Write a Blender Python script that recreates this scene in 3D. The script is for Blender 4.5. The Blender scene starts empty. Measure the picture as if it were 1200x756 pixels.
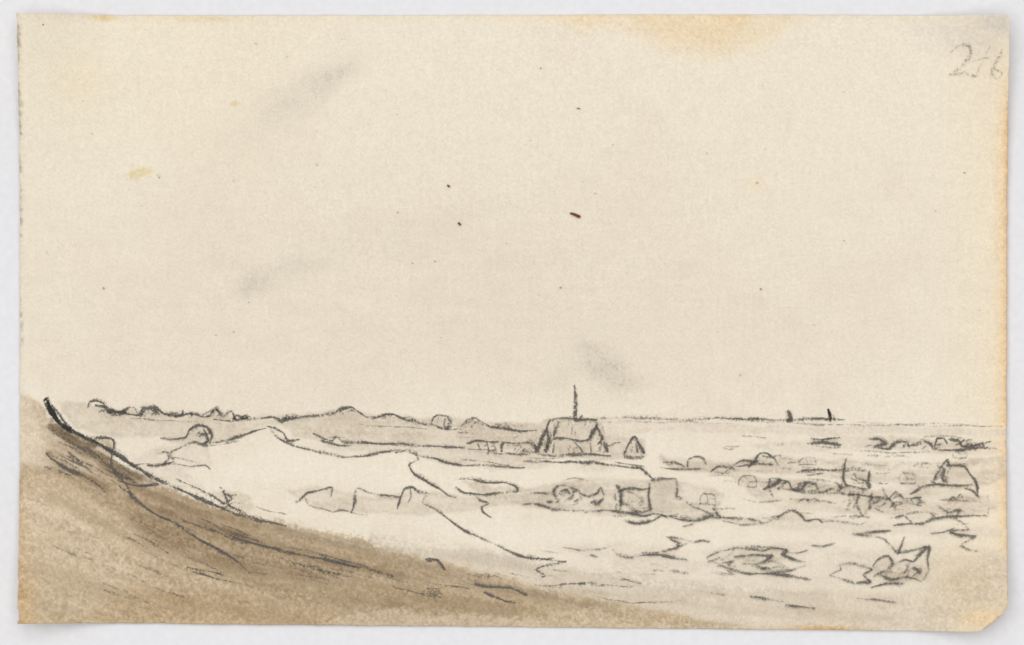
import bpy, math, random
import numpy as np
from mathutils import Vector
random.seed(7)
S=1.35e-4                     # one drawing unit in metres (sheet about 15.6 cm wide)
scene=bpy.context.scene

# ---------------------------------------------------------------- helpers
def vnoise(x,y,seed=0):
    L=np.random.RandomState(seed).rand(256,256); xi=np.floor(x).astype(int); yi=np.floor(y).astype(int)
    fx=x-xi; fy=y-yi; fx=fx*fx*(3-2*fx); fy=fy*fy*(3-2*fy)
    a=L[yi%256,xi%256]; b=L[yi%256,(xi+1)%256]; c=L[(yi+1)%256,xi%256]; d=L[(yi+1)%256,(xi+1)%256]
    return (a*(1-fx)+b*fx)*(1-fy)+(c*(1-fx)+d*fx)*fy
def fbm(x,y,scale,octv=4,seed=0):
    r=np.zeros_like(x); a=.5; t=0
    for i in range(octv):
        th=.6+i*1.1+seed*.37; c_,s_=math.cos(th),math.sin(th); q=2**i/scale
        r=r+a*vnoise((x*c_-y*s_)*q+17.3*i+900,(x*s_+y*c_)*q+9.1*i+900,seed+i); t+=a; a*=.6
    return r/t
def sm(a,b,x):
    t=np.clip((x-a)/(b-a),0,1); return t*t*(3-2*t)
def cr(a,b,c,d,t,k=.42):
    m0=(c-a)*k; m1=(d-b)*k; t2=t*t; t3=t2*t
    return (2*t3-3*t2+1)*b+(t3-2*t2+t)*m0+(-2*t3+3*t2)*c+(t3-t2)*m1
def curve(p,closed=False,step=3.0,k=.42):
    p=[np.array(q,float) for q in p]; out=[]; n=len(p)
    for i in range(n if closed else n-1):
        if closed: a,b,c,d=p[(i-1)%n],p[i],p[(i+1)%n],p[(i+2)%n]
        else: a=p[max(i-1,0)]; b=p[i]; c=p[i+1]; d=p[min(i+2,n-1)]
        m=max(1,int(np.linalg.norm(c-b)/step))
        for j in range(m): out.append(cr(a,b,c,d,j/m,k))
    if not closed: out.append(p[-1])
    return np.array(out)

# ---------------------------------------------------------------- sheet surface height (corners lift)
def height(x,y):
    u=(np.asarray(x)-600)/578.; v=(np.asarray(y)-378)/360.
    edge=np.clip(np.abs(u),0,1.02)
    h=1.5+ 4.0*sm(.75,1.0,edge) + 28*sm(.80,1.02,edge)*np.abs(v)**2.0*sm(.2,1.0,np.abs(v)) + 1.0*sm(.6,1,np.abs(v))
    return h + .8*np.sin(u*5+1)*np.cos(v*3)

# ---------------------------------------------------------------- paper grid
NX,NY=900,556
U,V=np.meshgrid(np.linspace(0,1,NX),np.linspace(0,1,NY))
def nib(t,seed,amp): return (fbm(t*60,t*0+seed,1.0,3,seed)-.5)*amp
left=23+1.2*np.sin(V*3)+nib(V,3,2.4)
left=left+3.5*sm(.55,.75,fbm(V*90,V*0,1.3,2,5))*np.exp(-((V-.24)/.06)**2)+2*sm(.55,.7,fbm(V*120,V*0,1.3,2,9))*sm(.8,1,V)
right=1180.5-2.5*V+nib(V,13,1.6)-20*np.clip((V-.968)/.032,0,1)**1.8-3*np.clip((.012-V)/.012,0,1)
top=17.5+1.2*U+nib(U,23,1.2)+.8*np.sin(U*7)
bottom=729+11*U+nib(U,33,1.6)-12*np.clip((U-.984)/.016,0,1)**1.6
X=left+U*(right-left); Y=top+V*(bottom-top)

# ---------------------------------------------------------------- wash colours (sRGB 0-255 working space)
C=np.zeros((NY,NX,3)); C[:]=(239,230,213)
def blend(mask,col,a=1.0):
    m=(np.clip(mask,0,1)*a)[...,None]; C[:]=C*(1-m)+np.array(col,float)*m
n1=fbm(X,Y,160,4,40); n2=fbm(X,Y,30,4,50); n3=fbm(X,Y,7,3,60); n4=fbm(X,Y,2.8,2,70)
sH=fbm(X/4.5,Y,8,4,140)
ca,sa=math.cos(.33),math.sin(.33); sD=fbm((X*ca+Y*sa)/9,(-X*sa+Y*ca)+.00022*(X-350)**2,9,4,150)
WX=X+(n2-.5)*16+(n3-.5)*5; WY=Y+(fbm(X,Y,30,3,81)-.5)*9+(fbm(X,Y,6,3,91)-.5)*3
patch=fbm(X/2.2,Y,16,3,210)
def sdist(P,PX,PY):
    P=np.array(P,float); d=np.full(PX.shape,1e9); ins=np.zeros(PX.shape,bool); n=len(P)
    for i in range(n):
        a=P[i]; b=P[(i+1)%n]; e=b-a; L=max(e@e,1e-9)
        t=np.clip(((PX-a[0])*e[0]+(PY-a[1])*e[1])/L,0,1)
        d=np.minimum(d,(PX-a[0]-t*e[0])**2+(PY-a[1]-t*e[1])**2)
        c=((a[1]>PY)!=(b[1]>PY))
        if abs(e[1])>1e-9: ins^= c&(PX<(e[0]*(PY-a[1])/e[1]+a[0]))
    d=np.sqrt(d); return np.where(ins,d,-d)
def wash(P,col,a=1.0,soft=3.0,tide=.05,grain=.0,streak=0.0,sf=None):
    P=curve(P,True,14); x0,y0=P.min(0)-40; x1,y1=P.max(0)+40
    sel=(X>x0)&(X<x1)&(Y>y0)&(Y<y1)
    d=sdist(P,WX[sel],WY[sel])+(n4[sel]-.5)*grain*2
    am=sm(-soft,soft,d)*a
    if streak:
        if sf is None: am=am*(1-streak+streak*sm(.38,.60,sH[sel]*.5+patch[sel]*.5))
        else: am=am*(1-streak+streak*sm(.36,.62,sf[sel]))
    am=np.clip(am,0,1)[:,None]; c=C[sel]
    c=c*(1-am)+np.array(col,float)*am
    C[sel]=c*(1-(np.exp(-((d-soft)/2.2)**2)*tide*a)[:,None]*.5)
def brush(P,w,col,a=.6,soft=.6,dry=0.0):
    P=curve(P,False,8); x0,y0=P.min(0)-w-12; x1,y1=P.max(0)+w+12
    sel=(X>x0)&(X<x1)&(Y>y0)&(Y<y1); px,py=X[sel]+(n2[sel]-.5)*5,Y[sel]+(n3[sel]-.5)*4
    d=np.full(px.shape,1e9)
    for i in range(len(P)-1):
        e=P[i+1]-P[i]; L=max(e@e,1e-9); t=np.clip(((px-P[i][0])*e[0]+(py-P[i][1])*e[1])/L,0,1)
        d=np.minimum(d,(px-P[i][0]-t*e[0])**2+(py-P[i][1]-t*e[1])**2)
    d=np.sqrt(d); m=1-sm(w*(1-soft),w*(1+soft*.4),d)
    if dry: m=m*sm(dry-.14,dry+.14,n4[sel]*.4+n3[sel]*.2+sD[sel]*.4)
    am=(m*a)[:,None]; C[sel]=C[sel]*(1-am)+np.array(col,float)*am
def spot(x,y,rx,ry,col,a,ang=0,pw=1.0,noisy=.0):
    c_,s_=math.cos(ang),math.sin(ang); dx=X-x+(n2-.5)*rx*.9; dy=Y-y+(n2-.5)*ry*.9
    q=((dx*c_+dy*s_)/rx)**2+((-dx*s_+dy*c_)/ry)**2
    m=np.exp(-q**pw)
    if noisy: m=m*(.25+.75*sm(noisy-.1,noisy+.16,n4*.75+n2*.25))
    blend(m,col,a)

# aged paper tone
blend(sm(.42,.62,n1),(236,226,208),.5)
blend(sm(.45,.65,fbm(X,Y,60,4,45)),(241,232,215),.4)
blend(np.exp(-(((X-560)/480)**2+((Y-330)/150)**2)),(231,221,204),.55)
blend(sm(560,22,X)*sm(300,20,Y),(242,232,209),.5)
blend(sm(1080,1178,X),(241,226,200),.6)
blend(sm(.50,.68,n4*.45+n2*.3+n1*.25)*sm(60,260,Y),(216,205,188),.40)      # handled, mottled surface
blend(sm(1158+12*n2-6,1184,X)*sm(60,160,Y),(240,208,164),.8)
blend(sm(1173,1182,X)*sm(80,160,Y),(216,162,106),.5)
blend(sm(32,20,X),(220,207,184),.5); blend(sm(28,22,X+(n3-.5)*10)*sm(.5,.6,n2),(150,140,125),.6)
blend(sm(28,16,Y),(234,219,193),.4)
wash([(560,10),(650,26),(690,38),(720,34),(745,44),(775,60),(810,68),(850,70),(880,54),(920,32),(940,10)],(240,223,194),.65,9,.05)
wash([(655,10),(665,24),(700,24),(730,10)],(236,211,174),.45,8,.0)
wash([(745,10),(760,38),(800,50),(850,56),(862,40),(868,10)],(236,212,175),.5,9,.0)
spot(860,20,22,9,(224,198,156),.35); spot(885,45,26,18,(240,222,190),.4)
spot(120,20,14,4,(220,188,130),.6); spot(235,22,40,4,(228,206,160),.4)
spot(163,203,17,7,(228,212,170),.8,-.15,2); spot(275,122,6,4,(226,208,166),.7,0,2)
spot(95,95,22,30,(240,225,190),.3); spot(885,215,14,8,(238,222,186),.4)
# graphite smudges
spot(362,112,66,20,(210,201,187),.55,-.62,1.2,.47); spot(392,90,26,11,(198,189,176),.45,-.5,1.2,.51)
spot(328,322,62,16,(208,199,184),.6,-.42,1.2,.49); spot(294,338,22,10,(196,187,172),.45,-.4,1,.51)
spot(500,272,60,22,(212,203,188),.5,-.3,1,.53)
spot(590,300,80,30,(226,216,201),.4,0,1,.48); spot(600,380,200,70,(224,214,198),.4,0,1,.48)
spot(706,430,34,20,(176,167,154),.8,.55,1.2,.54); spot(655,440,18,22,(194,185,170),.5,0,1,.53)
spot(738,448,22,8,(188,178,163),.55,0,1,.54); spot(690,408,16,7,(188,178,163),.5,0,1,.54); spot(420,400,220,40,(229,219,204),.5,0,1,.47)
spot(1135,40,60,26,(220,212,201),.5,0,1.5); spot(1165,28,18,10,(188,186,186),.4)

# -------- the landscape washes
st_=.7
wash([(66,468),(100,470),(125,478),(180,480),(235,484),(290,488),(360,486),(405,478),(440,486),(500,490),(560,494),(640,498),(640,530),(600,540),(560,532),(510,524),(470,522),(400,516),(350,512),(320,498),(290,506),(255,518),(215,522),(190,514),(140,512),(105,505),(80,492)],(216,204,186),.85,2.5,.06,2,.5)
wash([(330,492),(420,488),(520,496),(640,502),(635,520),(540,520),(440,512),(360,508)],(205,192,173),.5,4,.03,0,st_)
wash([(90,478),(200,486),(300,494),(290,500),(180,496),(100,490)],(206,193,174),.4,4,0,0,st_)
wash([(380,520),(470,518),(545,528),(640,530),(640,548),(560,550),(500,540),(480,528),(420,528)],(215,203,186),.75,2.5,.06,2,.6)
wash([(640,492),(720,488),(860,496),(1000,500),(1176,502),(1176,512),(1060,510),(950,510),(860,506),(760,508),(715,516),(745,530),(640,535)],(224,212,195),.75,2.5,.03,0,.5)
wash([(635,492),(700,490),(712,510),(755,514),(756,536),(632,534)],(208,196,178),.65,2,.06,0,.5)
wash([(880,520),(1000,512),(1176,520),(1176,534),(1100,532),(1000,528),(900,530)],(215,203,186),.65,3,.03,0,.75)
wash([(770,534),(850,542),(900,532),(1000,540),(1100,542),(1176,538),(1176,560),(1145,572),(1090,578),(1030,564),(960,558),(880,554),(800,554)],(207,194,176),.85,2.5,.04,2,.8)
wash([(860,556),(900,560),(1010,570),(1150,582),(1176,590),(1150,602),(1040,602),(960,600),(900,592)],(210,197,179),.75,3,.04,2,.8)
wash([(540,566),(620,570),(680,562),(760,562),(800,566),(850,580),(845,604),(800,604),(720,602),(640,598),(590,588)],(207,195,177),.8,2.5,.05,2,.75)
wash([(336,573),(350,570),(392,572),(440,582),(480,574),(520,580),(600,580),(640,578),(640,588),(600,592),(560,598),(520,602),(490,604),(420,602),(388,600),(362,592)],(214,202,184),.85,2.5,.06,2,.6)
wash([(150,545),(190,524),(245,520),(250,545),(215,552),(240,575),(200,570),(165,562)],(220,209,193),.65,3,.04,2,.5)
wash([(250,575),(290,580),(300,598),(262,598)],(212,200,180),.6,3,.03)
wash([(850,610),(930,606),(1020,612),(1140,618),(1176,620),(1176,632),(1100,630),(990,624),(900,620)],(220,209,192),.6,4,.03,0,.7)
wash([(640,640),(720,636),(800,648),(760,655),(700,652)],(222,211,194),.5,4,.03,0,.6)
for (x,y,rx,ry) in [(700,548,26,5),(650,575,24,7),(740,586,18,8),(778,576,14,9),(820,545,18,5),(895,545,20,6),(930,568,36,6),(975,576,24,6),(1005,560,14,8),(1030,590,22,8),(1118,556,20,9),(1080,578,18,5),(1035,520,16,4),(1120,521,34,4),(965,518,18,3),(610,522,22,5),(560,520,14,4),(515,494,12,4),(410,488,20,5),(552,498,16,4),(232,510,14,6),(675,524,24,6),(742,525,8,6),(820,608,30,4),(930,606,20,4),(1090,606,30,4),(140,483,24,4),(190,486,26,4),(255,489,20,4)]:
    spot(x,y,rx,ry,(186,173,153),.45,0,1.3,.48)
# right foreground ground tone
wash([(430,634),(500,642),(600,650),(640,664),(700,672),(800,688),(880,694),(960,690),(1040,694),(1100,682),(1140,655),(1176,650),(1176,742),(900,742),(560,742),(470,700),(420,660)],(214,201,182),.9,6,.02,7,.4)
wash([(720,655),(830,640),(930,634),(1010,644),(1100,634),(1100,684),(1010,688),(900,690),(800,684),(740,676)],(221,210,193),.65,5,.02,5,.7)
# main brown dune
wash([(18,462),(34,466),(48,474),(60,492),(80,505),(130,516),(134,548),(170,566),(240,592),(200,640),(18,640)],(204,187,162),.9,3,.05,3,.3,sD)
wash([(16,462),(30,466),(42,490),(48,525),(38,552),(16,550)],(226,212,190),.75,5,.02)
wash([(18,556),(50,548),(120,558),(170,570),(262,598),(330,614),(400,628),(470,646),(540,664),(620,684),(700,703),(760,712),(820,726),(850,745),(18,745)],(193,173,145),.97,3.5,.04,6)
wash([(60,520),(110,536),(160,560),(262,598),(360,620),(450,645),(520,668),(470,690),(360,680),(250,668),(190,640),(130,600),(70,560)],(172,152,125),.85,9,.0,7,.6,sD)
wash([(150,600),(220,612),(300,630),(380,650),(420,672),(330,676),(250,660),(180,640)],(148,128,101),.75,10,.0,7,.7,sD)
wash([(250,670),(400,682),(520,690),(620,706),(640,722),(480,722),(330,706)],(162,141,112),.7,9,.0,6,.7,sD)
wash([(20,566),(60,560),(110,590),(160,640),(200,700),(120,735),(20,735)],(207,188,160),.7,14,.0,6,.35,sD)
wash([(150,690),(260,694),(380,716),(420,745),(120,745)],(178,154,121),.65,9,.0,6,.5,sD)
wash([(420,716),(560,722),(700,728),(860,734),(1000,745),(420,745)],(208,192,167),.6,5,.0,6)
wash([(20,725),(200,727),(400,733),(400,745),(20,745)],(208,186,150),.5,3,.0)
spot(28,700,14,40,(206,168,116),.4); spot(24,620,8,50,(200,168,122),.4)
spot(75,640,46,34,(216,200,174),.5,.5); spot(1130,680,50,34,(210,192,163),.6); spot(1160,725,40,14,(236,208,164),.7); spot(965,738,34,5,(206,164,104),.8)
spot(1150,655,34,12,(222,208,186),.5)
for P,w,col,a,dry in [
 ([(60,500),(92,520),(128,541),(165,560)],5,(112,95,74),.75,.45),
 ([(62,492),(80,508),(112,522)],4,(104,90,70),.75,.43),
 ([(58,533),(90,552),(124,572)],5,(120,102,78),.65,.47),
 ([(76,512),(110,534),(150,558)],6,(140,121,96),.5,.47),
 ([(165,558),(210,580),(270,602),(330,618)],5,(150,130,104),.6,.46),
 ([(120,545),(170,575),(230,600),(300,616)],6,(126,107,82),.65,.48),
 ([(190,600),(260,622),(340,645),(420,664),(470,676)],7,(124,104,80),.65,.48),
 ([(150,585),(220,612),(280,632)],5,(122,104,80),.5,.5),
 ([(240,655),(300,668),(380,682)],8,(134,114,88),.5,.48),
 ([(300,690),(400,702),(500,706),(600,716)],8,(140,119,92),.5,.5),
 ([(180,700),(280,716),(360,728)],8,(148,126,96),.4,.5),
 ([(430,650),(500,664),(560,680)],6,(150,134,112),.5,.5),
 ([(560,684),(600,692),(650,700)],6,(140,122,98),.6,.48),
 ([(520,676),(620,700),(720,714)],6,(156,138,114),.5,.5),
 ([(340,625),(420,640),(500,650)],5,(174,162,144),.5,.5),
 ([(300,618),(360,628),(440,650)],4,(140,124,102),.5,.5),
 ([(440,634),(540,648),(640,668),(720,688),(800,700)],12,(196,186,170),.6,.53),
 ([(640,690),(760,706),(900,716),(1040,722)],8,(188,172,150),.5,.5),
 ([(700,672),(820,690),(960,700)],9,(192,180,162),.5,.5),
 ([(30,590),(90,620),(140,660)],10,(218,202,178),.55,.48),
 ([(200,680),(280,690),(360,700)],7,(206,188,161),.5,.5),
 ([(320,655),(400,670),(480,682)],5,(200,184,160),.4,.52),
 ([(60,580),(120,612),(180,650)],5,(166,146,118),.5,.48),
 ([(90,640),(140,668),(200,690)],7,(214,197,172),.5,.5),
 ([(40,660),(110,690),(180,716)],10,(176,155,125),.45,.48)]:
    brush(P,w,col,a,.7,dry)
wash([(832,650),(860,642),(905,640),(922,648),(918,660),(930,670),(890,676),(850,668)],(198,185,166),.7,7,.0,6,.6)
wash([(1020,668),(1045,655),(1070,662),(1088,656),(1086,680),(1050,682)],(196,181,160),.65,7,.0,6,.6)
# sandy dune crest stays paper-bright
wash([(262,545),(330,520),(400,536),(470,545),(500,572),(430,568),(340,562),(262,568)],(241,234,219),.5,10,.0)
wash([(480,606),(600,612),(760,625),(640,634),(520,626)],(240,232,217),.5,8,.0)
lum=C.mean(-1); wamt=np.clip((232-lum)/70,0,1)
slope=sm(-30,30,Y-(520+.28*X))
C+=((np.where(slope>.5,sD,sH)-.5)*36*wamt)[...,None]
C+=((n2-.5)*9*(.25+wamt))[...,None]
C+=((n4-.5)*(7+46*wamt**.8))[...,None]
C+=((np.random.RandomState(3).rand(NY,NX)-.5)*(5+16*wamt))[...,None]
C=np.clip(C,0,255)/255.
lin=np.where(C<=.04045,C/12.92,((C+.055)/1.055)**2.4)
lin=np.clip(lin*np.array([.985,.968,.935]),0,.95)

def grid_mesh(name,X,Y,Z,lin):
    ny,nx=X.shape; me=bpy.data.meshes.new(name)
    co=np.stack([(X-600),(378-Y),Z],-1).reshape(-1,3).astype(np.float32)
    idx=np.arange(nx*ny).reshape(ny,nx)
    q=np.stack([idx[:-1,:-1],idx[1:,:-1],idx[1:,1:],idx[:-1,1:]],-1).reshape(-1,4).astype(np.int32)
    me.vertices.add(len(co)); me.vertices.foreach_set('co',co.ravel())
    me.loops.add(q.size); me.loops.foreach_set('vertex_index',q.ravel())
    me.polygons.add(len(q)); me.polygons.foreach_set('loop_start',np.arange(0,q.size,4,dtype=np.int32))
    me.polygons.foreach_set('loop_total',np.full(len(q),4,np.int32))
    me.update(calc_edges=True)
    at=me.color_attributes.new('wash','FLOAT_COLOR','POINT')
    at.data.foreach_set('color',np.concatenate([lin.reshape(-1,3),np.ones((nx*ny,1))],1).astype(np.float32).ravel())
    me.polygons.foreach_set('use_smooth',np.ones(len(q),bool))
    return me

# ---------------------------------------------------------------- materials
def newmat(n):
    m=bpy.data.materials.new(n); m.use_nodes=True; nt=m.node_tree
    for x in list(nt.nodes): nt.nodes.remove(x)
    return m,nt,nt.nodes,nt.links
def math_(N,L,op,a,b=None,c=None,clamp=False):
    n=N.new('ShaderNodeMath'); n.operation=op; n.use_clamp=clamp
    for i,v in enumerate((a,b,c)):
        if v is None: continue
        if isinstance(v,(int,float)): n.inputs[i].default_value=v
        else: L.new(v,n.inputs[i])
    return n.outputs[0]
m,nt,N,L=newmat('laid_paper'); paper_mat=m
out=N.new('ShaderNodeOutputMaterial'); bs=N.new('ShaderNodeBsdfPrincipled'); bs.inputs['Roughness'].default_value=.9
bs.inputs['Specular IOR Level'].default_value=.15
at=N.new('ShaderNodeAttribute'); at.attribute_name='wash'
tc=N.new('ShaderNodeTexCoord')
fine=N.new('ShaderNodeTexNoise'); fine.inputs['Scale'].default_value=.36; fine.inputs['Detail'].default_value=3; L.new(tc.outputs['Object'],fine.inputs['Vector'])
mp=N.new('ShaderNodeMapping'); mp.inputs['Scale'].default_value=(1,.16,1); L.new(tc.outputs['Object'],mp.inputs['Vector'])
laid=N.new('ShaderNodeTexNoise'); laid.inputs['Scale'].default_value=.2; laid.inputs['Detail'].default_value=2; L.new(mp.outputs[0],laid.inputs['Vector'])
a=math_(N,L,'MULTIPLY_ADD',fine.outputs['Fac'],.20,.90)
b=math_(N,L,'MULTIPLY_ADD',laid.outputs['Fac'],.07,-.035)
s=math_(N,L,'ADD',a,b)
vm=N.new('ShaderNodeVectorMath'); vm.operation='SCALE'; L.new(at.outputs['Color'],vm.inputs[0]); L.new(s,vm.inputs['Scale'])
L.new(vm.outputs[0],bs.inputs['Base Color'])
bp=N.new('ShaderNodeBump'); bp.inputs['Strength'].default_value=.3; bp.inputs['Distance'].default_value=8e-5
L.new(fine.outputs['Fac'],bp.inputs['Height']); L.new(bp.outputs[0],bs.inputs['Normal'])
L.new(bs.outputs[0],out.inputs[0])

def pencil_material(name,col,lo,hi,na=1.9,a0=.22,a1_=.55):
    m,nt,N,L=newmat(name)
    out=N.new('ShaderNodeOutputMaterial'); mix=N.new('ShaderNodeMixShader'); tr=N.new('ShaderNodeBsdfTransparent')
    df=N.new('ShaderNodeBsdfDiffuse'); df.inputs['Color'].default_value=(*col,1)
    a1=N.new('ShaderNodeAttribute'); a1.attribute_name='edge'; a2=N.new('ShaderNodeAttribute'); a2.attribute_name='dark'
    tc=N.new('ShaderNodeTexCoord'); nz=N.new('ShaderNodeTexNoise'); nz.inputs['Scale'].default_value=.38; nz.inputs['Detail'].default_value=2.5; nz.inputs['Roughness'].default_value=.65
    L.new(tc.outputs['Object'],nz.inputs['Vector'])
    pr=math_(N,L,'MULTIPLY_ADD',a2.outputs['Fac'],.50,.14)
    e=math_(N,L,'MULTIPLY',a1.outputs['Fac'],pr)
    t=math_(N,L,'ADD',e,math_(N,L,'MULTIPLY_ADD',nz.outputs['Fac'],na,-na/2))
    mr=N.new('ShaderNodeMapRange'); mr.interpolation_type='SMOOTHSTEP'; mr.inputs['From Min'].default_value=lo; mr.inputs['From Max'].default_value=hi
    L.new(t,mr.inputs['Value'])
    al=math_(N,L,'MULTIPLY',math_(N,L,'MULTIPLY',mr.outputs[0],math_(N,L,'MINIMUM',math_(N,L,'MULTIPLY',a1.outputs['Fac'],1.3),1.0)),math_(N,L,'MULTIPLY_ADD',a2.outputs['Fac'],a1_,a0),None,True)
    L.new(al,mix.inputs[0]); L.new(tr.outputs[0],mix.inputs[1]); L.new(df.outputs[0],mix.inputs[2]); L.new(mix.outputs[0],out.inputs[0])
    return m
graphite=pencil_material('grey_chalk_line',(.165,.152,.135),.0,.62,1.9,.26,.56)
heavy=pencil_material('heavy_black_chalk',(.045,.042,.038),.02,.46,1.6,.4,.6)
ink=pencil_material('brown_speck',(.16,.07,.025),.0,.3,1.2,.4,.6)

# ---------------------------------------------------------------- strokes
groups={}; counter=[0]
def st(g,pts,w=2.0,d=.5,taper=.5,wob=.8,mat=graphite,dust=True):
    P=curve([p[:2] for p in pts],False,2.2,.30)
    if len(P)<2: return
    if mat is graphite: w=w*1.25
    k=counter[0]; counter[0]+=1
    r=np.random.RandomState(k+100); n=len(P); s=np.arange(n)*.35
    ph=r.rand(4)*6.28
    P=P+wob*np.stack([np.sin(s*.5+ph[0])*.6+np.sin(s*1.3+ph[1])*.35,np.sin(s*.6+ph[2])*.7+np.sin(s*1.5+ph[3])*.35],-1)
    T=np.gradient(P,axis=0); T/=np.maximum(np.linalg.norm(T,axis=1,keepdims=True),1e-6); Nn=np.stack([-T[:,1],T[:,0]],-1)
    t=np.linspace(0,1,n)
    ww=w*.62*(1+.30*np.sin(s*.7+ph[1])+.18*np.sin(s*2.1+ph[2]))*(1-taper*(1-np.clip(np.minimum(t,1-t)*6,0,1)))
    dd=np.clip(d*(1+.40*np.sin(s*.45+ph[3])+.22*np.sin(s*1.7+ph[0]))*(1-.45*taper*(1-np.clip(np.minimum(t,1-t)*5,0,1))),0.03,1)
    groups.setdefault(g,[]).append((P,Nn,ww,dd,k,mat))
    if dust and w>=2.7 and mat is graphite and w<6:
        k=counter[0]; counter[0]+=1
        groups[g].append((P+r.randn(2)*.6,Nn,ww*1.8,dd*.30,k,mat))
def hatch(g,x,y,w,h,n,ang=-1.0,wd=1.8,d=.45,ln=None,sp=.7):
    r=np.random.RandomState(int(x*7+y))
    for i in range(n):
        cx=x+(r.rand()-.5)*w; cy=y+(r.rand()-.5)*h; l=(ln or h*.5)*(.5+r.rand()*.7); a=ang+(r.rand()-.5)*sp
        dx,dy=math.cos(a)*l/2,math.sin(a)*l/2
        st(g,[(cx-dx,cy-dy),(cx+(r.rand()-.5)*3,cy+(r.rand()-.5)*3),(cx+dx,cy+dy)],wd*(.7+.6*r.rand()),d*.8*(.6+.7*r.rand()),dust=False)
def house(g,x,y,w,h,d=.5):   # small scribbled gable-end cottage, base-left at x,y
    r=np.random.RandomState(int(x+y*3)); j=lambda:(r.rand()-.5)*2
    st(g,[(x+j(),y),(x+j(),y-h*.55),(x+w*.28+j(),y-h+j()),(x+w*.5,y-h*.5+j()),(x+w*.5,y)],2.1,d,.3,.5)
    st(g,[(x+w*.28,y-h+j()),(x+w*.85,y-h*.95+j()),(x+w,y-h*.5),(x+w+j(),y+j())],2.1,d*.9,.3,.5)
    st(g,[(x,y+j()),(x+w*.5,y+j()),(x+w,y+j())],2,d*.8); st(g,[(x+w*.5,y-h*.5),(x+w,y-h*.48+j())],1.8,d*.6)
def bush(g,x,y,w,h,d=.5):
    r=np.random.RandomState(int(x*2+y)); pts=[]
    n=max(4,int(w/5))
    for i in range(n+1):
        t=i/n; pts.append((x+w*t+(r.rand()-.5)*2,y-h*math.sin(math.pi*min(max(t,.06),.94))**.6*(.75+.5*r.rand())*(1 if i%2 else .62)))
    st(g,pts,2.2,d,.4,.9); hatch(g,x+w/2,y-h*.35,w*.7,h*.5,int(3+w/6),-.7,1.9,d*.75,5)

g='sand_dune_drawing'
st(g,[(54,467),(57,475),(62,484),(68,492)],7.5,1.0,.3,.3,heavy); st(g,[(56,470),(62,485),(72,497),(84,505),(98,512)],5,.9,.3,.3,heavy)
st(g,[(52,468),(58,466)],5,.9,.2,.2,heavy); st(g,[(90,508),(112,518),(140,535)],2.6,.4,.6,.4,heavy)
st(g,[(84,505),(98,512),(112,517),(135,530),(160,548),(190,565),(230,582),(270,600),(310,611),(336,617)],3.2,1.0)
st(g,[(98,514),(128,528),(158,546),(186,563)],2.6,.5)
st(g,[(60,474),(74,492),(90,507),(112,513),(130,514),(134,519),(131,532),(131,545),(138,556),(147,566),(152,576),(160,586)],2.4,.85)
st(g,[(130,562),(150,578),(176,598),(205,614),(232,630),(262,648),(280,660),(293,671)],2.4,.9)
st(g,[(54,530),(62,538),(80,549),(100,559),(118,571),(123,577)],2.8,.9); st(g,[(52,547),(70,551),(88,560)],2.2,.6)
st(g,[(60,504),(80,516),(104,530),(130,548),(160,566)],4,.45); st(g,[(138,562),(160,569),(186,568)],2.2,.7)
st(g,[(240,618),(285,634),(330,645),(380,656),(420,664),(462,676)],2.6,.85); st(g,[(330,640),(380,650),(440,668)],2,.5)
st(g,[(218,664),(236,668),(262,674)],2.2,.7); st(g,[(225,670),(255,678),(284,684)],2,.6)
st(g,[(498,655),(512,656),(522,668)],2.4,.75); st(g,[(556,683),(570,687),(600,690),(618,698)],2.8,.85); st(g,[(566,694),(590,704),(606,706)],2.6,.7)
st(g,[(205,560),(240,576),(262,590),(300,606)],2.2,.5); st(g,[(300,594),(318,600),(336,602)],1.8,.35)
st(g,[(640,686),(690,684),(742,688)],2.2,.45); st(g,[(700,700),(740,706),(790,706)],1.8,.35)
hatch(g,115,540,90,34,16,.55,2.2,.6,34,.2); hatch(g,230,625,150,34,16,.42,2,.5,40,.2); hatch(g,380,668,180,26,16,.25,2,.48,44,.2)
hatch(g,560,694,180,18,12,.18,2,.45,34,.2); hatch(g,150,670,180,60,12,.4,2.4,.3,46,.3); hatch(g,620,672,240,14,12,.2,2,.3,24,.3)
g='grass_tuft_drawing'
st(g,[(258,571),(266,578),(272,584),(262,590)],2.6,.9); st(g,[(262,574),(270,592),(284,598)],2.4,.9); st(g,[(266,582),(278,580)],2,.7); st(g,[(262,597),(272,590),(284,590)],1.8,.6)
g='distant_trees_drawing'
st(g,[(103,478),(105,472),(113,470),(122,473),(124,480),(116,482)],2.8,1.0); st(g,[(112,474),(124,477),(133,484),(142,486),(150,478),(158,478),(160,484)],3,1.0)
st(g,[(124,483),(140,482),(152,486),(166,487),(168,479),(182,478),(192,484),(205,488),(212,486),(215,480)],2.6,.95)
st(g,[(205,489),(222,484),(238,488),(246,487),(254,479),(260,488),(272,482),(276,491),(290,489)],2.4,.85)
for (x,y,w,h,d) in [(126,487,22,9,.75),(164,488,24,11,.75),(238,490,26,11,.65),(212,490,16,8,.6),(196,489,14,7,.55),(272,492,20,7,.5),(330,492,20,6,.4),(392,485,24,8,.55),(446,491,22,7,.55),(470,495,20,5,.45),(545,500,22,10,.6),(575,503,22,6,.4)]: bush(g,x,y,w,h,d)
st(g,[(250,491),(270,493),(300,491),(322,489),(330,493),(350,489),(372,487),(392,483),(402,478),(412,477),(420,483),(430,489),(442,489)],2.2,.7)
st(g,[(320,492),(336,490),(330,487)],1.8,.5); st(g,[(352,490),(385,487),(400,484)],1.8,.45)
st(g,[(436,491),(450,487),(462,486),(476,492),(492,496),(506,498),(520,503),(540,503)],2.2,.7)
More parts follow.
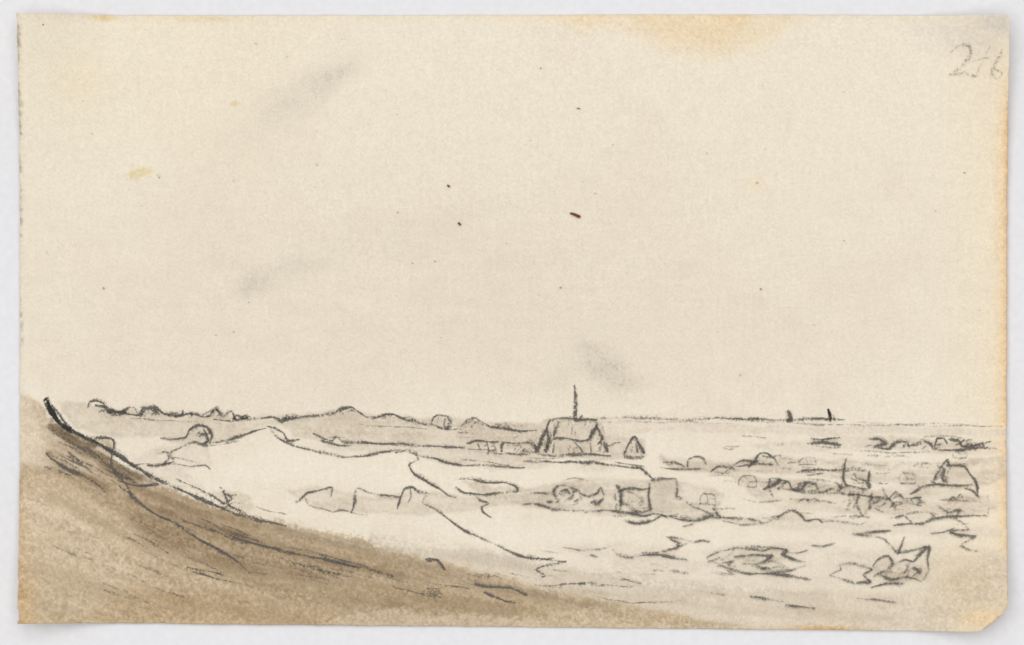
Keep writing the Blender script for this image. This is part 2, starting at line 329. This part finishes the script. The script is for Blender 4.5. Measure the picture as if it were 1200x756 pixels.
st(g,[(540,500),(548,492),(557,490),(566,496),(572,500),(590,502),(612,505),(630,505)],2.2,.7)
st(g,[(150,490),(185,492),(230,495)],1.6,.35); st(g,[(420,497),(455,500),(500,502)],1.6,.4)
g='cottage_drawing'
st(g,[(505,498),(508,490),(514,487),(524,488),(528,494),(524,501),(512,500)],2.4,.85); st(g,[(514,488),(512,498)],1.8,.6); st(g,[(522,489),(521,500),(530,500)],2,.7)
g='shrub_drawing'
st(g,[(187,514),(205,514),(218,512),(222,504),(232,499),(242,501),(248,510),(245,520),(240,524)],2.4,.95)
st(g,[(238,502),(243,514),(240,522),(228,518),(212,524),(200,530),(196,540),(190,544)],2.2,.8)
st(g,[(232,512),(240,508),(244,516),(236,520)],2.4,.8); hatch(g,238,512,14,14,5,-1,2,.6,8)
st(g,[(184,531),(196,530),(204,541),(186,545),(172,545)],2.2,.7); st(g,[(172,545),(200,544),(222,546),(240,545),(246,550)],2,.6); st(g,[(203,536),(230,541)],1.8,.5); st(g,[(150,546),(175,543)],1.7,.5)
st(g,[(246,520),(268,516),(284,510),(298,505),(312,502)],2.2,.75)
st(g,[(240,524),(262,520),(280,516)],1.8,.5)
st(g,[(312,500),(322,502),(332,508),(337,516),(352,514)],2.2,.75)
g='dune_ridge_drawing'
st(g,[(316,504),(326,513),(345,522),(372,530),(400,535),(430,534),(462,528),(474,528)],2.2,.65)
st(g,[(366,508),(380,514),(390,516),(394,510),(402,518),(420,519),(445,520),(470,520),(488,523),(520,523),(545,525)],2.4,.8)
st(g,[(374,516),(396,522),(415,521)],2.2,.65); st(g,[(385,512),(404,512)],2,.5)
st(g,[(462,530),(478,528),(488,532),(490,539),(480,545),(486,556),(500,564),(514,572),(524,580),(536,584)],2.4,.85)
st(g,[(486,534),(510,538),(540,545),(575,546),(616,548)],2.2,.7); st(g,[(540,539),(570,541),(596,545)],1.8,.55)
st(g,[(536,562),(552,561),(570,565),(590,566),(604,570),(606,576),(592,577)],2.2,.8); st(g,[(534,570),(545,577),(566,580),(590,577)],2.4,.85)
st(g,[(556,580),(562,586),(573,590),(564,594),(566,600),(576,606)],2.2,.8)
st(g,[(466,597),(470,582),(474,572),(483,570),(490,576),(503,579)],2.4,.85); st(g,[(480,572),(482,582),(478,590)],2,.55)
st(g,[(500,578),(494,588),(505,594),(520,604),(542,620),(566,632),(590,642),(612,652),(640,656),(664,658)],2.2,.7)
st(g,[(662,658),(640,663),(628,668),(640,674),(636,676)],2.2,.7); st(g,[(616,651),(632,655),(650,654)],2.4,.5)
st(g,[(346,588),(352,585),(360,578),(370,576),(384,572),(390,572),(388,582)],2.2,.65); st(g,[(356,582),(362,592),(378,597),(392,601)],2,.6)
st(g,[(412,601),(416,588),(418,572),(428,576),(445,579),(470,583)],2.2,.7); st(g,[(390,600),(402,598),(414,600),(430,604)],2,.5)
g='village_houses_drawing'
st(g,[(547,520),(560,517),(572,518),(584,517)],2.2,.8); st(g,[(570,517),(574,530),(590,532)],2,.7); st(g,[(588,530),(590,519),(606,519),(620,519),(627,528)],2.4,.85)
st(g,[(548,526),(564,527),(580,529)],2,.6); st(g,[(600,522),(610,522),(612,530)],2,.6); st(g,[(592,531),(610,532),(628,530),(626,521)],2.2,.8)
st(g,[(620,514),(628,522),(632,532)],2,.65); st(g,[(560,518),(563,526)],2,.6); st(g,[(578,519),(582,530)],1.8,.6)
hatch(g,585,524,60,10,10,-1.1,1.9,.5,7); hatch(g,615,526,16,8,5,-.8,2,.55,7)
g='church_drawing'
st(g,[(673,451),(674,462),(674,474),(673,492)],2.6,.85,.3,.25); st(g,[(675,470),(675,480),(675,492)],2.8,.85,.3,.25)
st(g,[(668,488),(676,494),(682,487)],2.2,.65)
st(g,[(644,493),(650,491),(660,490),(676,492),(690,491),(700,492)],2.4,.8,.3,.6)
st(g,[(644,492),(639,504),(634,516),(629,532)],2.8,1.0,.3,.5); st(g,[(640,502),(642,516),(640,530)],2.4,.9); st(g,[(648,512),(651,500),(656,492)],2.4,.85)
st(g,[(640,524),(648,514),(664,514),(680,517),(690,515),(696,504),(700,494)],2.4,.85,.3,.5)
st(g,[(698,494),(702,506),(708,518),(712,530)],2.6,1.0,.3,.5); st(g,[(692,514),(694,505),(700,500)],2.2,.8); st(g,[(702,500),(706,497),(708,505)],2,.7)
st(g,[(630,533),(650,534),(672,532),(695,533),(716,534)],2.6,.9); st(g,[(672,516),(680,526),(683,532)],2,.65); st(g,[(650,518),(648,531)],2,.65)
st(g,[(692,518),(693,531)],2,.65); st(g,[(664,520),(668,530)],1.8,.5); st(g,[(630,524),(636,518)],2,.6); st(g,[(706,524),(716,522),(720,519),(728,518)],2,.65)
hatch(g,640,520,14,18,8,-1.2,2,.6,12); hatch(g,702,520,12,18,7,-1.2,2,.6,12); hatch(g,672,503,44,12,9,-1.2,1.9,.32,10); hatch(g,672,526,36,8,7,-1.3,1.9,.45,7)
g='gabled_house_drawing'
st(g,[(731,533),(735,524),(740,515),(744,512),(750,522),(755,532)],2.6,1.0,.3,.5); st(g,[(731,535),(742,536),(756,535)],2.6,.9); st(g,[(740,518),(740,531)],2,.7); st(g,[(745,520),(747,532)],1.8,.6); hatch(g,743,527,12,10,4,-1.2,2,.5,8)
g='field_lines_drawing'
st(g,[(612,541),(640,541),(668,541),(694,543),(712,545)],2.2,.75); st(g,[(690,541),(710,544),(735,547),(750,549),(757,555),(766,562)],2.2,.8); st(g,[(720,541),(738,544),(756,546)],1.8,.55)
st(g,[(620,537),(650,538)],1.6,.5)
hatch(g,980,545,340,50,24,0.03,1.8,.35,26,.15); hatch(g,900,600,460,30,20,0.04,1.8,.32,24,.2); hatch(g,560,512,180,30,8,0.04,1.8,.3,24,.2)
g='horizon_drawing'
st(g,[(700,491),(735,489),(770,491),(810,492),(850,490),(890,491)],2.2,.34); st(g,[(838,489),(870,491),(905,492),(945,491),(990,491)],2.4,.6)
st(g,[(700,495),(740,494),(800,495),(860,496)],1.6,.2); st(g,[(880,493),(930,496),(990,498),(1050,498),(1110,499),(1176,499)],2,.36)
st(g,[(1000,495),(1060,497),(1130,496)],1.5,.16)
g='sailing_ship_drawing'
st(g,[(923,481),(926,487),(925,494)],3.2,1.0,.3,.2); st(g,[(921,494),(930,493)],2.4,.8)
g='sailing_ship_drawing.001'
st(g,[(970,479),(972,485),(973,494)],3.4,.8,.3,.2,heavy); st(g,[(966,492),(980,492)],2.6,.9); st(g,[(976,486),(978,493)],2,.7)
g='far_hedgerow_drawing'
st(g,[(868,511),(885,511),(898,513)],1.8,.45); st(g,[(950,513),(965,515),(985,513)],2.2,.7); st(g,[(946,520),(960,519),(986,521)],2.6,.85); st(g,[(955,523),(985,524)],1.8,.5)
st(g,[(1018,514),(1030,514),(1038,520),(1026,522)],2.4,.95); st(g,[(1028,524),(1042,526),(1050,519),(1062,518),(1066,526)],2.4,.85)
st(g,[(1062,524),(1076,520),(1080,515),(1090,520),(1094,526),(1098,514),(1106,514),(1110,521)],2.4,.95); st(g,[(1110,515),(1122,516),(1126,522),(1136,523),(1150,519),(1154,527)],2.4,.95)
st(g,[(1098,527),(1120,527),(1150,525),(1168,526)],2.4,.75); st(g,[(1000,528),(1040,530),(1090,530)],1.8,.4); st(g,[(1130,520),(1148,522)],2.4,.7)
st(g,[(900,536),(915,534),(912,541)],1.8,.5); st(g,[(1080,512),(1100,511),(1130,513)],1.7,.4)
hatch(g,1060,522,90,6,16,-.6,2,.7,7); hatch(g,1140,520,40,8,11,-.4,2.2,.75,8)
g='barn_drawing'
st(g,[(805,547),(806,538),(814,535),(824,537),(828,546)],2.2,.75); st(g,[(776,542),(790,542),(803,548)],2.4,.8); st(g,[(774,547),(795,550),(826,550)],2,.6)
st(g,[(832,552),(840,547),(852,547),(862,551)],2.2,.75); st(g,[(846,556),(858,546),(870,540),(884,541)],2,.6)
st(g,[(876,548),(884,541),(890,532),(898,531),(908,537),(912,543)],2.2,.8); st(g,[(862,546),(890,544),(914,546)],2,.6); st(g,[(892,534),(904,537)],2,.55)
hatch(g,893,540,22,8,6,-.9,1.9,.5,7); hatch(g,790,546,24,4,5,-.2,1.9,.5,9)
g='farmhouse_drawing'
st(g,[(938,551),(960,550),(985,552)],2.4,.8); st(g,[(945,556),(965,555)],1.8,.5); st(g,[(992,537),(989,548),(988,562),(992,570)],2.4,.85,.3,.5)
st(g,[(990,552),(1002,550),(1017,553)],2.4,.75); st(g,[(1019,551),(1017,562),(1018,573)],2.6,.85,.3,.4); st(g,[(990,568),(1004,571),(1018,573)],2.2,.65); st(g,[(984,546),(994,548)],2.2,.7)
st(g,[(996,560),(1006,564)],2,.5); st(g,[(1000,552),(1003,560),(1016,564)],2,.5); hatch(g,1003,562,20,12,5,-1.1,1.9,.45,9)
g='farmhouse_drawing.001'
st(g,[(1092,566),(1097,556),(1103,546),(1109,539),(1112,546)],2.6,1.0); st(g,[(1108,545),(1118,545),(1130,547),(1136,556),(1143,564),(1145,578)],2.4,.9,.3,.5); st(g,[(1098,546),(1106,550),(1103,560),(1110,566)],2.8,.9)
st(g,[(1130,571),(1140,575),(1146,582),(1136,574)],2.4,.85); st(g,[(1096,566),(1115,569),(1140,568)],2.4,.75); st(g,[(1144,564),(1146,574)],2.4,.9)
st(g,[(1070,575),(1082,570),(1096,568),(1090,562)],2.2,.7); st(g,[(1066,579),(1078,573),(1074,568)],2.2,.7); hatch(g,1105,556,14,14,7,-.8,2.2,.65,9)
g='small_cottage_drawing'
house(g,1054,566,18,12,.5); house(g,936,545,20,9,.5)
g='small_cottage_drawing.001'
house(g,866,570,20,12,.42); house(g,820,590,18,12,.45); house(g,1116,536,16,8,.42)
g='hedgerow_drawing'
st(g,[(904,560),(915,563),(900,572),(894,574)],2.6,.95); st(g,[(902,560),(900,570),(906,582)],2.6,.95); st(g,[(915,562),(925,565),(928,573),(940,572),(944,565),(955,568),(960,577),(975,574),(985,576)],2.4,.9)
st(g,[(916,572),(940,577),(965,577),(990,578)],2.2,.7); st(g,[(952,562),(980,566),(985,574)],2.0,.6); st(g,[(925,584),(950,586),(980,590)],1.8,.45)
st(g,[(984,578),(1000,580),(1022,582),(1044,584)],2.2,.7); st(g,[(1034,570),(1038,580),(1046,590),(1050,600)],2.2,.6); st(g,[(1006,574),(1004,590),(1010,606)],2.2,.6); st(g,[(1020,578),(1024,594),(1034,600)],2,.6)
st(g,[(1050,576),(1060,584),(1080,582)],2.2,.65); st(g,[(1046,590),(1062,588),(1076,590)],2,.6)
hatch(g,1005,588,36,22,18,-1.0,2.2,.55,13); hatch(g,1040,588,24,20,11,-.5,2,.55,12); hatch(g,930,568,50,10,18,-.4,2,.62,10)
hatch(g,1000,606,40,4,4,-.1,1.8,.5,18); hatch(g,965,572,50,8,14,-.3,2,.6,10)
bush(g,1060,592,26,9,.55); bush(g,1110,588,30,8,.5); bush(g,936,590,24,7,.45); bush(g,870,545,20,7,.4); bush(g,1070,548,22,8,.4)
g='farmstead_drawing'
st(g,[(722,568),(727,576),(728,590),(726,598)],2.8,.95,.3,.4); st(g,[(724,574),(738,572),(752,574),(762,572)],2.4,.85); st(g,[(762,566),(760,580),(762,598)],2.8,.95,.3,.4)
st(g,[(762,563),(776,561),(792,561),(794,572),(793,581),(800,584)],2.4,.8,.3,.5); st(g,[(728,575),(742,578),(754,586)],2,.55); st(g,[(738,596),(750,600),(760,598)],2.4,.75); st(g,[(724,586),(738,592)],2.2,.6)
st(g,[(660,562),(672,560),(690,564)],1.8,.4); hatch(g,744,588,30,16,8,-1,1.9,.4,10); hatch(g,724,584,6,24,5,-1.3,2,.55,10)
g='bushes_drawing'
st(g,[(622,578),(634,578),(648,580),(655,586),(650,590)],2.2,.8); st(g,[(652,586),(649,577),(654,570),(664,569),(672,573),(670,582),(660,587)],2.6,.9)
st(g,[(668,572),(678,575),(680,583),(672,588)],2.6,.9); st(g,[(656,576),(664,574),(668,580)],2.2,.7); st(g,[(680,578),(690,582),(700,578),(703,572),(708,580)],2.4,.9); st(g,[(692,588),(700,590),(708,584)],2.4,.8)
st(g,[(612,590),(625,590),(640,594),(650,598),(672,598),(684,598)],2.2,.75); st(g,[(640,588),(648,588)],2.2,.7); hatch(g,664,580,22,12,9,-1,2,.6,9); hatch(g,700,584,16,8,5,-.8,2,.6,7)
g='ditch_drawing'
st(g,[(685,600),(705,598),(725,600),(738,601),(752,604),(768,602),(780,605),(796,603)],2.4,.9)
st(g,[(732,610),(748,613),(764,610),(776,604),(784,610)],2.4,.85); st(g,[(784,604),(800,609),(815,611),(830,606),(842,608)],2.6,1.0); st(g,[(796,606),(812,613),(800,617)],2.2,.7)
st(g,[(802,588),(812,594),(824,598),(836,604)],2.2,.7); st(g,[(836,590),(838,598),(845,606)],2.4,.8); st(g,[(842,606),(870,607),(892,612)],2.2,.7)
st(g,[(846,610),(866,614),(888,614),(900,612),(906,607)],2,.6); st(g,[(902,612),(912,606),(920,600),(930,598),(938,603),(944,610),(958,609),(964,613)],2.2,.8)
st(g,[(964,612),(985,611),(1008,614),(1015,610)],2,.6); st(g,[(1000,604),(1020,606)],2,.5)
st(g,[(998,625),(1020,624),(1044,622)],2.2,.7); st(g,[(1046,616),(1066,614),(1082,612),(1095,606),(1088,600)],2.2,.75); st(g,[(1048,606),(1058,604),(1068,612)],2.2,.7)
st(g,[(1086,610),(1104,606),(1120,604),(1136,604),(1160,604)],2.2,.75); st(g,[(1098,592),(1110,600),(1124,596),(1120,604)],2.2,.75); st(g,[(1058,604),(1078,600),(1098,602)],2,.6)
st(g,[(1116,606),(1128,612),(1134,620),(1112,622),(1122,627),(1143,627),(1134,632),(1124,638),(1134,644),(1144,646)],2.2,.75)
st(g,[(1090,624),(1106,623),(1118,618)],2,.6); st(g,[(1156,580),(1158,592),(1156,604)],1.8,.45); st(g,[(870,584),(890,588),(915,586)],1.6,.4)
st(g,[(1100,586),(1130,586),(1150,588)],1.8,.45); st(g,[(1040,596),(1060,590),(1080,592)],1.8,.45)
g='grass_bank_drawing'
st(g,[(660,641),(680,644),(704,644),(716,640)],2,.6); st(g,[(718,644),(724,650),(740,653),(760,650),(780,652),(806,656)],2.4,.85)
st(g,[(752,648),(775,646),(792,642),(796,637),(784,632)],2.2,.75); st(g,[(780,630),(795,631),(812,635),(822,633),(832,634)],2.2,.8); st(g,[(812,634),(798,640),(792,644)],2,.6)
st(g,[(630,645),(655,648)],1.8,.45); st(g,[(690,650),(700,652)],1.8,.5)
st(g,[(1000,626),(1020,628),(1034,632),(1046,642),(1052,648),(1056,638),(1060,628)],2.2,.7); st(g,[(950,638),(964,640),(980,636)],2,.6); st(g,[(1052,648),(1070,644),(1086,640),(1088,644)],2.2,.75)
st(g,[(972,674),(985,668),(984,661),(1000,660),(1014,664),(1022,668),(1012,674),(1020,682),(1002,682),(985,678),(970,674)],2.2,.7)
st(g,[(920,646),(936,648),(948,645)],2,.55); hatch(g,780,668,160,16,8,.1,1.8,.35,20,.3)
g='thicket_drawing'
st(g,[(828,654),(840,648),(856,643),(876,642),(894,646),(905,642)],2.4,.8); st(g,[(828,656),(842,662),(860,668),(880,672),(904,672),(926,668),(944,662)],2.4,.8)
st(g,[(858,652),(880,650),(905,652),(890,660),(868,660)],2.4,.75); st(g,[(880,640),(900,641),(922,644),(916,650),(930,656),(944,658)],2.4,.75); st(g,[(904,672),(930,676),(950,680)],2.4,.7)
hatch(g,858,657,50,16,8,-.25,2.4,.5,18); hatch(g,912,662,36,18,7,.2,2.4,.5,16); hatch(g,880,668,60,8,5,.15,2.2,.5,16)
st(g,[(1022,664),(1028,656),(1040,652),(1046,660),(1040,668),(1028,672),(1022,676)],2.4,.75); st(g,[(1048,662),(1060,656),(1070,658),(1078,648),(1088,640),(1086,654),(1088,668),(1082,680)],2.4,.9)
st(g,[(1028,672),(1045,680),(1062,676),(1080,681)],2.4,.75); st(g,[(1068,664),(1078,670),(1070,678)],2.4,.75); st(g,[(1020,688),(1040,684),(1060,684)],2.4,.7); st(g,[(1002,700),(1026,703),(1050,706)],2,.6)
hatch(g,1070,668,22,18,8,-.9,2.4,.6,12); hatch(g,1040,672,34,16,6,-.5,2.2,.5,12)
st(g,[(878,698),(900,702),(918,706)],2.2,.6); st(g,[(920,709),(936,711),(955,712)],2.4,.7); st(g,[(832,694),(850,697)],1.8,.45)
g='pencil_inscription'
st(g,[(1112,62),(1122,54),(1134,56),(1136,66),(1126,78),(1112,88),(1128,86),(1144,92)],2.4,.26)
st(g,[(1134,76),(1148,70),(1158,68)],2.0,.24); st(g,[(1158,54),(1150,70),(1143,88)],2.0,.26); st(g,[(1172,60),(1164,74),(1160,88),(1167,94),(1172,86),(1164,83)],2.2,.26)
g='foxing_specks'
st(g,[(668,250),(674,252),(680,255)],2.8,1,.3,.2,ink); st(g,[(537,261),(540,264)],5,1,.2,.2,ink); st(g,[(524,217),(527,219)],2.6,.7,.2,.2,ink); st(g,[(676,127),(680,128)],2.6,.8,.2,.2,ink)
st(g,[(121,337),(123,339)],3.2,.8,.2,.2,ink); st(g,[(184,204),(188,210)],3,.4,.2,.2); st(g,[(52,30),(54,31)],2.2,.5,.2,.2,ink); st(g,[(886,214),(888,215)],2.2,.3,.2,.2,ink)
r=np.random.RandomState(5)
for i in range(80):
    x=40+r.rand()*1120; y=40+r.rand()*420; st(g,[(x,y),(x+1+r.rand()*2,y+r.rand()*1.5)],1.3+r.rand()*1.1,.12+.22*r.rand(),.2,.1,ink if r.rand()<.3 else graphite)

# ---------------------------------------------------------------- build objects
me=grid_mesh('paper_sheet',X,Y,height(X,Y),lin); me.materials.append(paper_mat)
paper=bpy.data.objects.new('paper_sheet',me); scene.collection.objects.link(paper); paper.scale=(S,S,S)
sol=paper.modifiers.new('thickness','SOLIDIFY'); sol.thickness=1.4; sol.offset=-1
for name,items in groups.items():
    vs=[];fs=[];ed=[];dk=[];mi=[];mats=[]
    for P,Nn,ww,dd,k,mat in items:
        if mat not in mats: mats.append(mat)
        b=len(vs); z=height(P[:,0],P[:,1])+.30+k*.003
        for i in range(len(P)):
            for sgn,e in ((-1,0.),(-.4,1.),(.4,1.),(1,0.)):
                q=P[i]+Nn[i]*ww[i]*sgn; vs.append((q[0]-600,378-q[1],z[i])); ed.append(e); dk.append(dd[i])
        for i in range(len(P)-1):
            for j in (0,1,2):
                a=b+i*4+j; fs.append((a,a+1,a+5,a+4)); mi.append(mats.index(mat))
    me=bpy.data.meshes.new(name); me.from_pydata(vs,[],fs); me.update()
    for nm,vals in (('edge',ed),('dark',dk)):
        at=me.attributes.new(nm,'FLOAT','POINT'); at.data.foreach_set('value',np.array(vals,np.float32))
    for mt in mats: me.materials.append(mt)
    me.polygons.foreach_set('material_index',np.array(mi,np.int32))
    o=bpy.data.objects.new(name,me); scene.collection.objects.link(o); o.scale=(S,S,S)

# mount board the sheet lies on
m,nt,N,L=newmat('white_board'); out=N.new('ShaderNodeOutputMaterial'); bs=N.new('ShaderNodeBsdfPrincipled'); bs.inputs['Roughness'].default_value=.8; bs.inputs['Specular IOR Level'].default_value=.2
tc=N.new('ShaderNodeTexCoord'); nz=N.new('ShaderNodeTexNoise'); nz.inputs['Scale'].default_value=900; nz.inputs['Detail'].default_value=4; L.new(tc.outputs['Object'],nz.inputs['Vector'])
rp=N.new('ShaderNodeValToRGB'); rp.color_ramp.elements[0].position=.3; rp.color_ramp.elements[0].color=(.79,.79,.81,1); rp.color_ramp.elements[1].position=.7; rp.color_ramp.elements[1].color=(.83,.83,.85,1)
L.new(nz.outputs['Fac'],rp.inputs['Fac']); L.new(rp.outputs[0],bs.inputs['Base Color']); L.new(bs.outputs[0],out.inputs[0])
bpy.ops.mesh.primitive_cube_add(size=1); bd=bpy.context.object; bd.name='mount_board'; bd.scale=(1.2,1.0,.003); bd.location=(0,0,-.0015-.0002)
bpy.ops.object.transform_apply(location=False,rotation=False,scale=True)
bv=bd.modifiers.new('b','BEVEL'); bv.width=.0006; bv.segments=2; bd.data.materials.append(m)

# ---------------------------------------------------------------- light
el,az=math.radians(80),math.radians(130)
w=bpy.data.worlds.new('World'); scene.world=w; w.use_nodes=True; N=w.node_tree.nodes; L=w.node_tree.links
bg=N['Background']; sk=N.new('ShaderNodeTexSky'); sk.sky_type='NISHITA'; sk.sun_disc=False; sk.sun_elevation=el; sk.sun_rotation=math.pi/2-az
hs=N.new('ShaderNodeHueSaturation'); hs.inputs['Saturation'].default_value=.12
L.new(sk.outputs[0],hs.inputs['Color']); L.new(hs.outputs[0],bg.inputs['Color']); bg.inputs['Strength'].default_value=.08
sd=bpy.data.lights.new('sun','SUN'); sd.energy=2.08; sd.angle=math.radians(75); sd.color=(1,.982,.955)
so=bpy.data.objects.new('sun',sd); scene.collection.objects.link(so)
dv=Vector((math.cos(el)*math.cos(az),math.cos(el)*math.sin(az),math.sin(el))); so.rotation_euler=dv.to_track_quat('Z','Y').to_euler(); so.location=dv*1.0

# ---------------------------------------------------------------- camera on the copy stand
cd=bpy.data.cameras.new('camera'); co=bpy.data.objects.new('camera',cd); scene.collection.objects.link(co); scene.camera=co
D0=.8; co.location=(0,0,D0); cd.sensor_width=36; cd.lens=36*D0/(1200*S); cd.clip_start=.01; cd.clip_end=20
scene.view_settings.view_transform='Standard'; scene.view_settings.look='None'; scene.view_settings.exposure=0
